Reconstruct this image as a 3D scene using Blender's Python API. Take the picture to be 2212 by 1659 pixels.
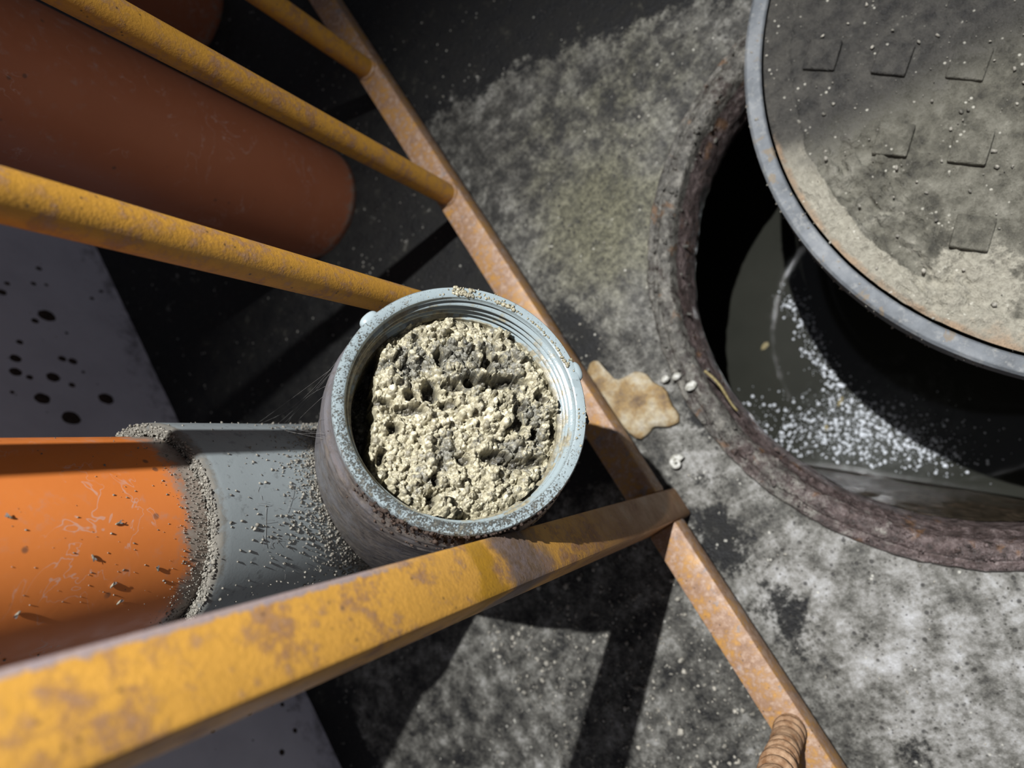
import bpy, bmesh, math
import numpy as np
from mathutils import Vector, Matrix

# ------------------------------------------------------------------ reset
for o in list(bpy.data.objects):
    bpy.data.objects.remove(o, do_unlink=True)
scene = bpy.context.scene
COL = scene.collection
rng = np.random.default_rng(7)

# ------------------------------------------------------------------ camera
# world: x away from the wall, y along the wall, z up, floor z = 0, metres
FPX = 1534.0
CAM_H = 0.76
dn = np.array([812.0, 100.0, FPX]); dn /= np.linalg.norm(dn)          # world down in camera axes
hh = np.array([-2412.0, -3940.0, 1534.0]); hh -= dn * (hh @ dn); hh /= np.linalg.norm(hh)
nn = np.cross(dn, hh)
right = Vector((nn[0], hh[0], -dn[0]))
up = Vector((-nn[1], -hh[1], dn[1]))
back = Vector((-nn[2], -hh[2], dn[2]))
cam_data = bpy.data.cameras.new('camera')
cam = bpy.data.objects.new('camera', cam_data)
COL.objects.link(cam)
M = Matrix.Identity(4)
for i in range(3):
    M[i][0] = right[i]; M[i][1] = up[i]; M[i][2] = back[i]
M[2][3] = CAM_H
cam.matrix_world = M
cam_data.sensor_width = 36.0
cam_data.lens = FPX / 2212.0 * 36.0
cam_data.clip_start = 0.01
cam_data.dof.use_dof = True
cam_data.dof.focus_distance = 0.462
cam_data.dof.aperture_fstop = cam_data.lens / 4.3
scene.camera = cam

# ------------------------------------------------------------------ world, lamp, exposure
world = bpy.data.worlds.new('world'); scene.world = world
world.use_nodes = True
bg = world.node_tree.nodes['Background']
bg.inputs[0].default_value = (0.80, 0.84, 1.0, 1)
bg.inputs[1].default_value = 0.15

LAMP = Vector((0.28, 0.455, 1.95))
AIM = Vector((-0.06, -0.20, 0.0))
ld = bpy.data.lights.new('head_torch', 'SPOT')
ld.energy = 285
ld.color = (0.97, 0.98, 1.0)
ld.shadow_soft_size = 0.009
ld.spot_size = math.radians(60)
ld.spot_blend = 1.0
lo = bpy.data.objects.new('head_torch', ld); COL.objects.link(lo)
lo.location = LAMP
lo.rotation_euler = (AIM - LAMP).to_track_quat('-Z', 'Y').to_euler()

vs = scene.view_settings
vs.view_transform = 'Standard'; vs.look = 'None'; vs.gamma = 1.0
vs.use_curve_mapping = False
vs.exposure = 0.0

# ------------------------------------------------------------------ numpy noise
_P = np.random.default_rng(3).permutation(512).astype(np.int64)
_G = np.random.default_rng(4).normal(size=(512, 3)); _G /= np.linalg.norm(_G, axis=1)[:, None]


def pn(p):
    p = np.asarray(p, float)
    i = np.floor(p).astype(np.int64); f = p - i
    u = f * f * f * (f * (f * 6 - 15) + 10)
    r = 0.0
    for dx in (0, 1):
        for dy in (0, 1):
            for dz in (0, 1):
                h = _P[(_P[(_P[(i[:, 0] + dx) & 511] + i[:, 1] + dy) & 511] + i[:, 2] + dz) & 511]
                g = _G[h]
                dot = g[:, 0] * (f[:, 0] - dx) + g[:, 1] * (f[:, 1] - dy) + g[:, 2] * (f[:, 2] - dz)
                w = (u[:, 0] if dx else 1 - u[:, 0]) * (u[:, 1] if dy else 1 - u[:, 1]) * (u[:, 2] if dz else 1 - u[:, 2])
                r = r + w * dot
    return r


def fbm(p, scale, oct=4, off=0.0):
    p = np.asarray(p, float) * scale + off
    a, s, t = 1.0, 0.0, 0.0
    for k in range(oct):
        s = s + a * pn(p); t += a
        p = p * 2.03 + 17.1; a *= 0.5
    return s / t


def sstep(a, b, x):
    t = np.clip((x - a) / (b - a), 0, 1)
    return t * t * (3 - 2 * t)


# ------------------------------------------------------------------ mesh helpers
def tag(o, label=None, cat=None, group=None, kind=None):
    if label: o['label'] = label
    if cat: o['category'] = cat
    if group: o['group'] = group
    if kind: o['kind'] = kind
    return o


def wloc(o):
    v = o.location.copy()
    while o.parent: o = o.parent; v += o.location
    return v


def obj(name, verts, faces, mat, parent=None, smooth=True, origin=None, angle=None):
    """one mesh object from world-space vertices; origin moved to the bounding box centre bottom"""
    v = np.asarray(verts, float)
    if origin is None:
        lo_, hi_ = v.min(0), v.max(0)
        origin = np.array([(lo_[0] + hi_[0]) / 2, (lo_[1] + hi_[1]) / 2, lo_[2]])
    origin = np.asarray(origin, float)
    me = bpy.data.meshes.new(name)
    me.from_pydata((v - origin).tolist(), [], [tuple(int(i) for i in f) for f in faces])
    me.update()
    bm = bmesh.new(); bm.from_mesh(me)
    bmesh.ops.recalc_face_normals(bm, faces=bm.faces)
    bm.to_mesh(me); bm.free()
    if smooth:
        me.polygons.foreach_set('use_smooth', [True] * len(me.polygons))
        if angle:
            me.set_sharp_from_angle(angle=math.radians(angle))
    me.materials.append(mat)
    o = bpy.data.objects.new(name, me)
    COL.objects.link(o)
    if parent is not None:
        o.parent = parent
        o.location = Vector(origin) - wloc(parent)
    else:
        o.location = origin
    return o


def empty(name, loc, label, cat, group=None):
    o = bpy.data.objects.new(name, None)
    o.empty_display_size = 0.05
    COL.objects.link(o); o.location = loc
    tag(o, label, cat, group)
    return o


def fattr(o, name, vals):
    a = o.data.attributes.new(name, 'FLOAT', 'POINT')
    a.data.foreach_set('value', np.asarray(vals, np.float32))


def frame_of(axis, ref=(0, 0, 1)):
    a = np.asarray(axis, float); a /= np.linalg.norm(a)
    r = np.asarray(ref, float)
    if abs(a @ r) > 0.95: r = np.array([1.0, 0, 0])
    e1 = r - a * (r @ a); e1 /= np.linalg.norm(e1)
    return e1, np.cross(a, e1), a


def lathe(profile, center, axis=(0, 0, 1), seg=96, closed=False, wob=None, ref=(1, 0, 0)):
    """profile: list of (radius, along-axis)"""
    e1, e2, a = frame_of(axis, ref)
    c = np.asarray(center, float)
    n = len(profile)
    V = []
    for k in range(seg):
        t = 2 * math.pi * k / seg
        dvec = math.cos(t) * e1 + math.sin(t) * e2
        for (r, z) in profile:
            V.append(c + dvec * r + a * z)
    V = np.array(V)
    if wob: V = wob(V)
    Fc = []
    m = n if closed else n - 1
    for k in range(seg):
        k2 = (k + 1) % seg
        for j in range(m):
            j2 = (j + 1) % n
            Fc.append((k * n + j, k2 * n + j, k2 * n + j2, k * n + j2))
    return V, Fc


def bevel_box(x0, x1, y0, y1, z0, z1, b=0.003, wob=0.0, seg=1, cuts=0):
    bm = bmesh.new()
    bmesh.ops.create_cube(bm, size=1.0)
    for v in bm.verts:
        v.co = Vector(((x0 + x1) / 2 + v.co.x * (x1 - x0), (y0 + y1) / 2 + v.co.y * (y1 - y0), (z0 + z1) / 2 + v.co.z * (z1 - z0)))
    bmesh.ops.bevel(bm, geom=list(bm.edges), offset=b, segments=seg + 1, affect='EDGES', profile=0.5)
    V = np.array([v.co[:] for v in bm.verts]); bm.verts.index_update()
    Fc = [[v.index for v in f.verts] for f in bm.faces]
    bm.free()
    return V, Fc


def tube_path(P, R, seg=8, cap=True):
    P = np.asarray(P, float); n = len(P)
    R = np.full(n, R) if np.isscalar(R) else np.asarray(R)
    V = []
    for i in range(n):
        t = P[min(i + 1, n - 1)] - P[max(i - 1, 0)]
        e1, e2, a = frame_of(t, (0.3, 0.2, 0.93))
        for k in range(seg):
            an = 2 * math.pi * k / seg
            V.append(P[i] + R[i] * (math.cos(an) * e1 + math.sin(an) * e2))
    Fc = []
    for i in range(n - 1):
        for k in range(seg):
            k2 = (k + 1) % seg
            Fc.append((i * seg + k, i * seg + k2, (i + 1) * seg + k2, (i + 1) * seg + k))
    if cap:
        Fc.append(tuple(range(seg))[::-1]); Fc.append(tuple((n - 1) * seg + k for k in range(seg)))
    return np.array(V), Fc


_bm = bmesh.new(); bmesh.ops.create_icosphere(_bm, subdivisions=1, radius=1.0); _bm.verts.index_update()
ICO_V = np.array([v.co[:] for v in _bm.verts]); ICO_F = np.array([[v.index for v in f.verts] for f in _bm.faces]); _bm.free()
_bm = bmesh.new(); bmesh.ops.create_icosphere(_bm, subdivisions=3, radius=1.0); _bm.verts.index_update()
ICO3_V = np.array([v.co[:] for v in _bm.verts]); ICO3_F = np.array([[v.index for v in f.verts] for f in _bm.faces]); _bm.free()


def crumbs(points, sizes, squash=0.75, jit=0.5):
    V, Fc = [], []
    for p, s in zip(points, sizes):
        v = ICO_V * (1 + jit * rng.uniform(-1, 1, (len(ICO_V), 1)))
        sc = rng.uniform(0.6, 1.25, 3) * s
        q = rng.normal(size=(3, 3)); q, _ = np.linalg.qr(q)
        v = (v * sc) @ q
        Fc.append(ICO_F + len(V) * len(ICO_V))
        V.append(v + p)
    return np.concatenate(V), np.concatenate(Fc)


def rock(center, size, mat, name, parent=None, amp=0.25, freq=1.6, seed=0.0):
    v = ICO3_V.copy()
    v = v * (1 + amp * fbm(v, freq, 3, seed))[:, None]
    return obj(name, v * np.asarray(size) + np.asarray(center), ICO3_F, mat, parent)


# ------------------------------------------------------------------ material helper
class Mat:
    def __init__(s, name):
        s.m = bpy.data.materials.new(name); s.m.use_nodes = True
        s.t = s.m.node_tree; s.nodes = s.t.nodes
        s.b = s.nodes['Principled BSDF']
        s.pos = s.nodes.new('ShaderNodeNewGeometry').outputs['Position']

    def link(s, a, b): s.t.links.new(a, b)

    def inp(s, sock, v):
        if isinstance(v, bpy.types.NodeSocket): s.link(v, sock)
        elif isinstance(v, (tuple, list)):
            sock.default_value = tuple(v) + ((1,) if len(v) == 3 and sock.type == 'RGBA' else ())
        else: sock.default_value = v

    def noise(s, scale, detail=4, rough=0.55, dist=0.0, vec=None):
        n = s.nodes.new('ShaderNodeTexNoise')
        n.inputs['Scale'].default_value = scale; n.inputs['Detail'].default_value = detail
        n.inputs['Roughness'].default_value = rough; n.inputs['Distortion'].default_value = dist
        s.link(vec or s.pos, n.inputs['Vector'])
        return n.outputs['Fac']

    def vor(s, scale, feature='F1', vec=None, rand=1.0, out='Distance'):
        n = s.nodes.new('ShaderNodeTexVoronoi'); n.feature = feature
        n.inputs['Scale'].default_value = scale; n.inputs['Randomness'].default_value = rand
        s.link(vec or s.pos, n.inputs['Vector'])
        return n.outputs[out]

    def mapping(s, scale=(1, 1, 1), rot=(0, 0, 0), loc=(0, 0, 0)):
        n = s.nodes.new('ShaderNodeMapping')
        n.inputs['Scale'].default_value = scale; n.inputs['Rotation'].default_value = rot; n.inputs['Location'].default_value = loc
        s.link(s.pos, n.inputs['Vector'])
        return n.outputs[0]

    def attr(s, name):
        n = s.nodes.new('ShaderNodeAttribute'); n.attribute_name = name
        return n.outputs['Fac']

    def rng(s, v, a, b, lo=0.0, hi=1.0, smooth=True):
        n = s.nodes.new('ShaderNodeMapRange')
        n.interpolation_type = 'SMOOTHSTEP' if smooth else 'LINEAR'
        n.inputs['From Min'].default_value = a; n.inputs['From Max'].default_value = b
        n.inputs['To Min'].default_value = lo; n.inputs['To Max'].default_value = hi
        s.inp(n.inputs['Value'], v)
        return n.outputs['Result']

    def math(s, op, a, b=0.0):
        n = s.nodes.new('ShaderNodeMath'); n.operation = op
        s.inp(n.inputs[0], a); s.inp(n.inputs[1], b)
        return n.outputs[0]

    def mix(s, f, a, b, mode='MIX'):
        n = s.nodes.new('ShaderNodeMix'); n.data_type = 'RGBA'; n.blend_type = mode
        s.inp(n.inputs[0], f); s.inp(n.inputs[6], a); s.inp(n.inputs[7], b)
        return n.outputs[2]

    def ramp(s, v, stops):
        n = s.nodes.new('ShaderNodeValToRGB'); e = n.color_ramp.elements
        while len(e) < len(stops): e.new(0.5)
        for k, (p, c) in enumerate(stops):
            e[k].position = p; e[k].color = tuple(c) + (1,)
        s.inp(n.inputs[0], v)
        return n.outputs[0]

    def xyz(s):
        n = s.nodes.new('ShaderNodeSeparateXYZ'); s.link(s.pos, n.inputs[0])
        return n.outputs

    def bump(s, hgt, strength=0.5, dist=0.001, prev=None):
        n = s.nodes.new('ShaderNodeBump')
        n.inputs['Strength'].default_value = strength; n.inputs['Distance'].default_value = dist
        s.link(hgt, n.inputs['Height'])
        if prev is not None: s.link(prev, n.inputs['Normal'])
        return n.outputs[0]

    def out(s, col=None, rough=None, spec=None, normal=None, metal=None):
        if col is not None: s.inp(s.b.inputs['Base Color'], col)
        if rough is not None: s.inp(s.b.inputs['Roughness'], rough)
        if spec is not None: s.inp(s.b.inputs['Specular IOR Level'], spec)
        if metal is not None: s.inp(s.b.inputs['Metallic'], metal)
        if normal is not None: s.link(normal, s.b.inputs['Normal'])
        return s.m


# ------------------------------------------------------------------ materials
def mat_floor():
    m = Mat('concrete_floor')
    dark, light, green = m.attr('dark'), m.attr('light'), m.attr('green')
    n1 = m.noise(9, 6, 0.65); n2 = m.noise(38, 6, 0.7); n3 = m.noise(160, 4, 0.7); n4 = m.noise(420, 3, 0.6)
    v = m.math('ADD', m.math('MULTIPLY', n1, 0.28), m.math('ADD', m.math('MULTIPLY', n2, 0.50), m.math('MULTIPLY', n3, 0.22)))
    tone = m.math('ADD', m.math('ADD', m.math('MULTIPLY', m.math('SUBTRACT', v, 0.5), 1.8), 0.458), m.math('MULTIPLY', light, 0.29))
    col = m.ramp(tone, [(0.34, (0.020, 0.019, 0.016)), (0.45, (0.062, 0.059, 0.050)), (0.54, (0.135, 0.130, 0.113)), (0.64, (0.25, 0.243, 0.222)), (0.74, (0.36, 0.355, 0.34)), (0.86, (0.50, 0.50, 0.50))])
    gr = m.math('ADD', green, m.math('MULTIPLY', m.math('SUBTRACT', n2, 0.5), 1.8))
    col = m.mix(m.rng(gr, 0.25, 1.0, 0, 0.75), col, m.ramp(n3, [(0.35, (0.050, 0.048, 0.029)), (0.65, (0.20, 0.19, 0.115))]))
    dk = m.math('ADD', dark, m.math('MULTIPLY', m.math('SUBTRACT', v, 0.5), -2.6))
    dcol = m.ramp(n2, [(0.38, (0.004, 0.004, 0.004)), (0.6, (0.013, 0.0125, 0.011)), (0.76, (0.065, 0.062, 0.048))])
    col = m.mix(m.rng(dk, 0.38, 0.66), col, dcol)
    pits = m.math('MAXIMUM', m.rng(m.vor(85), 0.10, 0.22, 1, 0), m.math('MULTIPLY', m.rng(m.vor(190), 0.10, 0.25, 1, 0), 0.8))
    pm = m.math('MULTIPLY', pits, m.rng(m.noise(30), 0.40, 0.52))
    col = m.mix(m.math('MULTIPLY', pm, 0.85), col, (0.03, 0.028, 0.025))
    sp = m.math('MULTIPLY', m.rng(m.vor(120), 0.12, 0.2, 1, 0), m.rng(m.noise(60, 2), 0.56, 0.66))
    col = m.mix(m.math('MULTIPLY', sp, 0.6), col, (0.62, 0.60, 0.52))
    b = m.bump(n4, 0.5, 0.0012); b = m.bump(n3, 0.6, 0.003, b); b = m.bump(m.math('SUBTRACT', 1.0, pm), 0.4, 0.002, b)
    return m.out(col, m.rng(n2, 0.3, 0.7, 0.55, 0.85), 0.35, b)


def mat_wall():
    m = Mat('white_wall_paint')
    X = m.xyz()
    n = m.noise(14, 5, 0.6); n2 = m.noise(45, 5, 0.65)
    col = m.ramp(n, [(0.3, (0.70, 0.69, 0.75)), (0.6, (0.80, 0.79, 0.85))])
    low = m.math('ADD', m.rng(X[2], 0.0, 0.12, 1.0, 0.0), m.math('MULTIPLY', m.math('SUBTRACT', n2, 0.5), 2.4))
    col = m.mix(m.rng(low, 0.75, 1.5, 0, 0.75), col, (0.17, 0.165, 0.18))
    sp = m.math('MULTIPLY', m.rng(m.vor(60), 0.05, 0.11, 1, 0), m.rng(m.noise(30, 2), 0.5, 0.6))
    col = m.mix(m.math('MULTIPLY', sp, 0.8), col, (0.10, 0.085, 0.08))
    return m.out(col, 0.5, 0.4, m.bump(n2, 0.15, 0.001))


def mat_paint(name, yellow=(0.70, 0.34, 0.035), rust_lo=0.46, bare=0.60, extra=None, rusts=((0.16, 0.075, 0.04), (0.32, 0.16, 0.075), (0.46, 0.26, 0.13))):
    m = Mat(name)
    n1 = m.noise(36, 6, 0.68); n2 = m.noise(150, 5, 0.7); n3 = m.noise(520, 3, 0.6); nb = m.noise(45, 5, 0.65, 0.4)
    y = m.mix(n2, yellow, tuple(c * 0.62 for c in yellow))
    rust = m.ramp(n2, [(0.3, rusts[0]), (0.5, rusts[1]), (0.68, rusts[2])])
    k = m.math('ADD', m.math('MULTIPLY', n1, 0.5), m.math('MULTIPLY', n2, 0.5))
    col = m.mix(m.rng(k, rust_lo - 0.06, rust_lo + 0.08), y, rust)
    gry = m.ramp(n2, [(0.3, (0.13, 0.105, 0.095)), (0.7, (0.34, 0.275, 0.245))])
    col = m.mix(m.rng(nb, bare, bare + 0.07, 0, 0.9), col, gry)
    if extra: col = extra(m, col, n2)
    pit = m.math('MULTIPLY', m.rng(m.vor(180), 0.08, 0.2, 1, 0), m.rng(m.noise(70, 2), 0.5, 0.6))
    col = m.mix(m.math('MULTIPLY', pit, 0.7), col, (0.045, 0.032, 0.028))
    b = m.bump(n3, 0.35, 0.0006); b = m.bump(n2, 0.3, 0.0007, b)
    return m.out(col, m.rng(n1, 0.3, 0.7, 0.42, 0.62), 0.45, b)


def post_extra(m, col, n2):
    X = m.xyz()
    z = m.math('ADD', X[2], m.math('MULTIPLY', m.math('SUBTRACT', m.noise(40, 4), 0.5), 0.045))
    # bare grey worn stretch, then a wet bright yellow patch just above it, and a scuffed upper corner
    g = m.math('MULTIPLY', m.rng(z, 0.335, 0.365), m.rng(z, 0.395, 0.41, 1, 0))
    col = m.mix(m.math('MULTIPLY', g, 0.85), col, m.ramp(n2, [(0.35, (0.06, 0.052, 0.055)), (0.65, (0.20, 0.165, 0.165))]))
    ye = m.math('MULTIPLY', m.rng(z, 0.405, 0.415), m.rng(z, 0.430, 0.438, 1, 0))
    col = m.mix(m.math('MULTIPLY', ye, 0.9), col, (0.46, 0.235, 0.012))
    ed = m.math('MULTIPLY', m.rng(m.math('ADD', X[1], m.math('MULTIPLY', m.math('SUBTRACT', n2, 0.5), 0.006)), 0.0602, 0.0614), m.rng(z, 0.46, 0.52))
    col = m.mix(m.math('MULTIPLY', ed, 0.85), col, (0.34, 0.29, 0.31))
    lowr = m.rng(z, 0.17, 0.37, 0.8, 0.0)
    col = m.mix(lowr, col, m.ramp(n2, [(0.3, (0.12, 0.052, 0.025)), (0.7, (0.34, 0.165, 0.075))]))
    return col


def mat_pvc_orange(name='orange_pvc', tint=1.0, cols=((0.80, 0.25, 0.055), (0.70, 0.195, 0.042))):
    m = Mat(name)
    n1 = m.noise(16, 5, 0.6); n2 = m.noise(85, 5, 0.7); n3 = m.noise(6, 3)
    col = m.mix(n1, *cols)
    d = m.math('MULTIPLY', m.rng(n2, 0.54, 0.70), m.rng(n3, 0.42, 0.62))
    col = m.mix(m.math('MULTIPLY', d, 0.45), col, (0.42, 0.30, 0.25))
    sp = m.math('MULTIPLY', m.rng(m.vor(55), 0.07, 0.14, 1, 0), m.rng(m.noise(24, 2), 0.52, 0.6))
    col = m.mix(m.math('MULTIPLY', sp, 0.7), col, (0.10, 0.065, 0.05))
    web = m.rng(m.math('ABSOLUTE', m.math('SUBTRACT', m.noise(28, 3, 0.6, 1.2), 0.5)), 0.0, 0.012, 1, 0)
    web = m.math('MULTIPLY', web, m.rng(m.noise(18, 3), 0.52, 0.62))
    col = m.mix(m.math('MULTIPLY', web, 0.5), col, (0.62, 0.48, 0.42))
    dt = m.attr('dirt')
    dk = m.math('ADD', dt, m.math('MULTIPLY', m.math('SUBTRACT', n2, 0.5), 1.3))
    col = m.mix(m.rng(dk, 0.3, 0.8, 0, 0.95), col, m.ramp(n2, [(0.3, (0.16, 0.14, 0.115)), (0.7, (0.34, 0.31, 0.26))]))
    return m.out(col, m.rng(n2, 0.3, 0.7, 0.30, 0.48), 0.45, m.bump(n2, 0.12, 0.0006))


def mat_pvc_grey():
    m = Mat('grey_pvc')
    n1 = m.noise(30, 5, 0.6); n2 = m.noise(140, 5, 0.7); n3 = m.noise(500, 3, 0.6)
    col = m.mix(n1, (0.34, 0.38, 0.382), (0.265, 0.295, 0.295))
    dt = m.attr('dirt')
    dk = m.math('ADD', dt, m.math('MULTIPLY', m.math('SUBTRACT', n2, 0.5), 1.5))
    col = m.mix(m.rng(dk, 0.25, 0.95, 0, 0.95), col, m.ramp(n2, [(0.3, (0.085, 0.075, 0.06)), (0.7, (0.25, 0.23, 0.19))]))
    gr = m.math('MULTIPLY', m.rng(n2, 0.55, 0.68), 0.35)
    col = m.mix(gr, col, (0.05, 0.048, 0.045))
    return m.out(col, m.rng(n2, 0.3, 0.7, 0.35, 0.6), 0.4, m.bump(n3, m.math and 0.12, 0.0005))


def mat_branch():
    m = Mat('grimy_grey_pvc')
    n1 = m.noise(30, 5, 0.6); n2 = m.noise(140, 5, 0.7); n3 = m.noise(500, 4, 0.65)
    str_ = m.noise(55, 5, 0.7, 0.6)
    col = m.mix(n1, (0.16, 0.155, 0.165), (0.095, 0.09, 0.09))
    dt = m.attr('dirt')
    dk = m.math('ADD', dt, m.math('MULTIPLY', m.math('SUBTRACT', str_, 0.5), 2.2))
    col = m.mix(m.rng(dk, 0.35, 0.9, 0, 0.95), col, m.ramp(n2, [(0.3, (0.028, 0.024, 0.022)), (0.7, (0.17, 0.145, 0.12))]))
    return m.out(col, m.rng(str_, 0.35, 0.65, 0.22, 0.55), 0.5, m.bump(n3, 0.4, 0.0007))


def mat_rim():
    m = Mat('pale_grey_rim')
    n1 = m.noise(60, 5, 0.65); n2 = m.noise(260, 4, 0.7); n3 = m.noise(900, 3, 0.6)
    col = m.mix(n1, (0.28, 0.335, 0.345), (0.22, 0.26, 0.265))
    dt = m.attr('dirt')
    dk = m.math('ADD', dt, m.math('ADD', m.math('MULTIPLY', m.math('SUBTRACT', n2, 0.5), 2.0), m.math('MULTIPLY', m.math('SUBTRACT', n3, 0.5), 2.2)))
    col = m.mix(m.rng(dk, 0.3, 0.75, 0, 0.92), col, m.ramp(n2, [(0.40, (0.016, 0.015, 0.013)), (0.6, (0.055, 0.050, 0.038)), (0.75, (0.26, 0.235, 0.17))]))
    ins = m.attr('inside')
    ik = m.math('ADD', ins, m.math('MULTIPLY', m.math('SUBTRACT', n1, 0.5), 3.0))
    col = m.mix(m.rng(ik, 0.55, 0.95, 0, 0.92), col, m.ramp(n2, [(0.3, (0.09, 0.075, 0.045)), (0.7, (0.36, 0.31, 0.19))]))
    return m.out(col, m.rng(n1, 0.35, 0.65, 0.14, 0.35), 0.55, m.bump(n3, 0.22, 0.0004))


def mat_sludge():
    m = Mat('wet_sludge')
    t = m.attr('tint'); hgt = m.attr('deep')
    n1 = m.noise(38, 5, 0.65); n2 = m.noise(330, 5, 0.7); n3 = m.noise(1200, 3, 0.65)
    k = m.math('ADD', m.math('MULTIPLY', t, 0.55), m.math('MULTIPLY', n2, 0.45))
    tan = m.ramp(k, [(0.16, (0.085, 0.076, 0.052)), (0.36, (0.235, 0.21, 0.14)), (0.56, (0.41, 0.37, 0.25)), (0.74, (0.60, 0.55, 0.385)), (0.9, (0.78, 0.76, 0.66))])
    gk = m.math('ADD', m.math('MULTIPLY', m.attr('grey'), 0.11), m.math('ADD', n1, m.math('MULTIPLY', m.math('SUBTRACT', n2, 0.5), 0.6)))
    col = m.mix(m.rng(gk, 0.55, 0.66, 0, 0.82), tan, m.ramp(n2, [(0.35, (0.030, 0.031, 0.030)), (0.7, (0.19, 0.185, 0.155))]))
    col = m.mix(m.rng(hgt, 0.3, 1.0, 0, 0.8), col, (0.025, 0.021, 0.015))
    b = m.bump(n3, 0.55, 0.0006); b = m.bump(n2, 0.6, 0.0014, b)
    return m.out(col, m.rng(n2, 0.3, 0.7, 0.12, 0.32), 0.8, b)


def mat_iron_ring():
    m = Mat('rusty_iron_ring')
    n1 = m.noise(20, 5, 0.65); n2 = m.noise(95, 5, 0.7); n3 = m.noise(320, 4, 0.65)
    col = m.ramp(n2, [(0.32, (0.035, 0.026, 0.022)), (0.48, (0.10, 0.072, 0.065)), (0.60, (0.18, 0.135, 0.125)), (0.72, (0.36, 0.30, 0.28))])
    dk = m.math('ADD', m.attr('dusty'), m.math('MULTIPLY', m.math('SUBTRACT', m.math('ADD', n1, n2), 1.0), 1.6))
    col = m.mix(m.rng(dk, 0.25, 0.75, 0, 0.9), col, m.ramp(n2, [(0.33, (0.045, 0.042, 0.034)), (0.5, (0.13, 0.125, 0.105)), (0.68, (0.31, 0.295, 0.25))]))
    col = m.mix(m.rng(m.noise(30, 4, 0.6, 0.5), 0.60, 0.68, 0, 0.7), col, (0.20, 0.10, 0.04))
    b = m.bump(n3, 0.8, 0.003); b = m.bump(n2, 0.9, 0.007, b)
    return m.out(col, m.rng(n1, 0.35, 0.65, 0.16, 0.55), 0.7, b)


def mat_tank():
    m = Mat('wet_tank_concrete')
    n1 = m.noise(14, 5, 0.65); n2 = m.noise(70, 5, 0.7); n3 = m.noise(220, 4, 0.7)
    col = m.ramp(n2, [(0.3, (0.025, 0.020, 0.013)), (0.55, (0.062, 0.048, 0.032)), (0.72, (0.13, 0.092, 0.066))])
    col = m.mix(m.rng(n1, 0.60, 0.68, 0, 0.6), col, (0.22, 0.085, 0.05))
    b = m.bump(n3, 0.6, 0.003); b = m.bump(n2, 0.6, 0.006, b)
    return m.out(col, 0.16, 0.9, b)


def mat_lid():
    m = Mat('worn_lid_surface')
    n1 = m.noise(11, 5, 0.62); n2 = m.noise(60, 6, 0.7); n3 = m.noise(240, 4, 0.7)
    k = m.math('ADD', m.math('MULTIPLY', n1, 0.45), m.math('MULTIPLY', n2, 0.55))
    col = m.ramp(k, [(0.38, (0.045, 0.042, 0.032)), (0.48, (0.115, 0.108, 0.082)), (0.57, (0.20, 0.19, 0.150)), (0.68, (0.36, 0.34, 0.28))])
    cr = m.attr('crust')
    ck = m.math('ADD', cr, m.math('MULTIPLY', m.math('SUBTRACT', n2, 0.5), 1.6))
    col = m.mix(m.rng(ck, 0.4, 0.8, 0, 0.8), col, m.ramp(n3, [(0.3, (0.26, 0.24, 0.185)), (0.7, (0.48, 0.45, 0.36))]))
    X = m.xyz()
    shade = m.math('ADD', m.rng(m.math('ADD', X[1], m.math('MULTIPLY', X[0], 0.25)), 0.215, 0.355), m.math('MULTIPLY', m.math('SUBTRACT', k, 0.5), 1.8))
    col = m.mix(m.rng(shade, 0.15, 0.75, 0, 0.94), col, m.ramp(n2, [(0.35, (0.018, 0.017, 0.016)), (0.7, (0.07, 0.065, 0.055))]))  # lamp fall-off painted in: colour darkens towards the cover's far end
    ru = m.math('ADD', m.attr('rusty'), m.math('MULTIPLY', m.math('SUBTRACT', n2, 0.5), 1.5))
    col = m.mix(m.rng(ru, 0.35, 0.9, 0, 0.8), col, m.ramp(n2, [(0.35, (0.17, 0.09, 0.04)), (0.7, (0.42, 0.29, 0.18))]))
    sp = m.math('MULTIPLY', m.rng(m.vor(150), 0.12, 0.22, 1, 0), m.rng(m.noise(50, 2), 0.54, 0.62))
    col = m.mix(m.math('MULTIPLY', sp, 0.7), col, (0.66, 0.63, 0.53))
    b = m.bump(n3, 0.6, 0.0012); b = m.bump(n2, 0.9, 0.007, b)
    return m.out(col, m.rng(n2, 0.3, 0.7, 0.45, 0.75), 0.45, b)


def mat_hoop():
    m = Mat('grey_steel_hoop')
    n1 = m.noise(25, 5, 0.6); n2 = m.noise(150, 4, 0.7)
    col = m.ramp(n1, [(0.3, (0.085, 0.092, 0.098)), (0.5, (0.15, 0.162, 0.172)), (0.7, (0.25, 0.26, 0.265))])
    col = m.mix(m.rng(n2, 0.5, 0.7, 0, 0.5), col, (0.30, 0.30, 0.28))
    col = m.mix(m.rng(m.noise(60, 4, 0.6, 0.5), 0.60, 0.68, 0, 0.7), col, (0.20, 0.15, 0.09))
    return m.out(col, 0.62, 0.3, m.bump(n2, 0.5, 0.0015))


def mat_plain(name, a, b, scale=200, rough=0.6, spec=0.4, bump=0.4, bd=0.001):
    m = Mat(name)
    n = m.noise(scale, 4, 0.65)
    return m.out(m.mix(m.rng(n, 0.3, 0.7), a, b), rough, spec, m.bump(n, bump, bd))


def mat_water():
    m = Mat('murky_water')
    n = m.noise(7, 4, 0.6); n2 = m.noise(45, 3, 0.5)
    col = m.mix(n, (0.020, 0.021, 0.017), (0.042, 0.042, 0.034))
    sc = m.attr('scum')
    sk = m.math('ADD', sc, m.math('MULTIPLY', m.math('SUBTRACT', m.noise(60, 5, 0.7), 0.5), 1.0))
    col = m.mix(m.rng(sk, 0.45, 1.2, 0, 0.5), col, (0.14, 0.145, 0.135))
    return m.out(col, 0.06, 0.25, m.bump(n2, 0.02, 0.0006))


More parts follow.
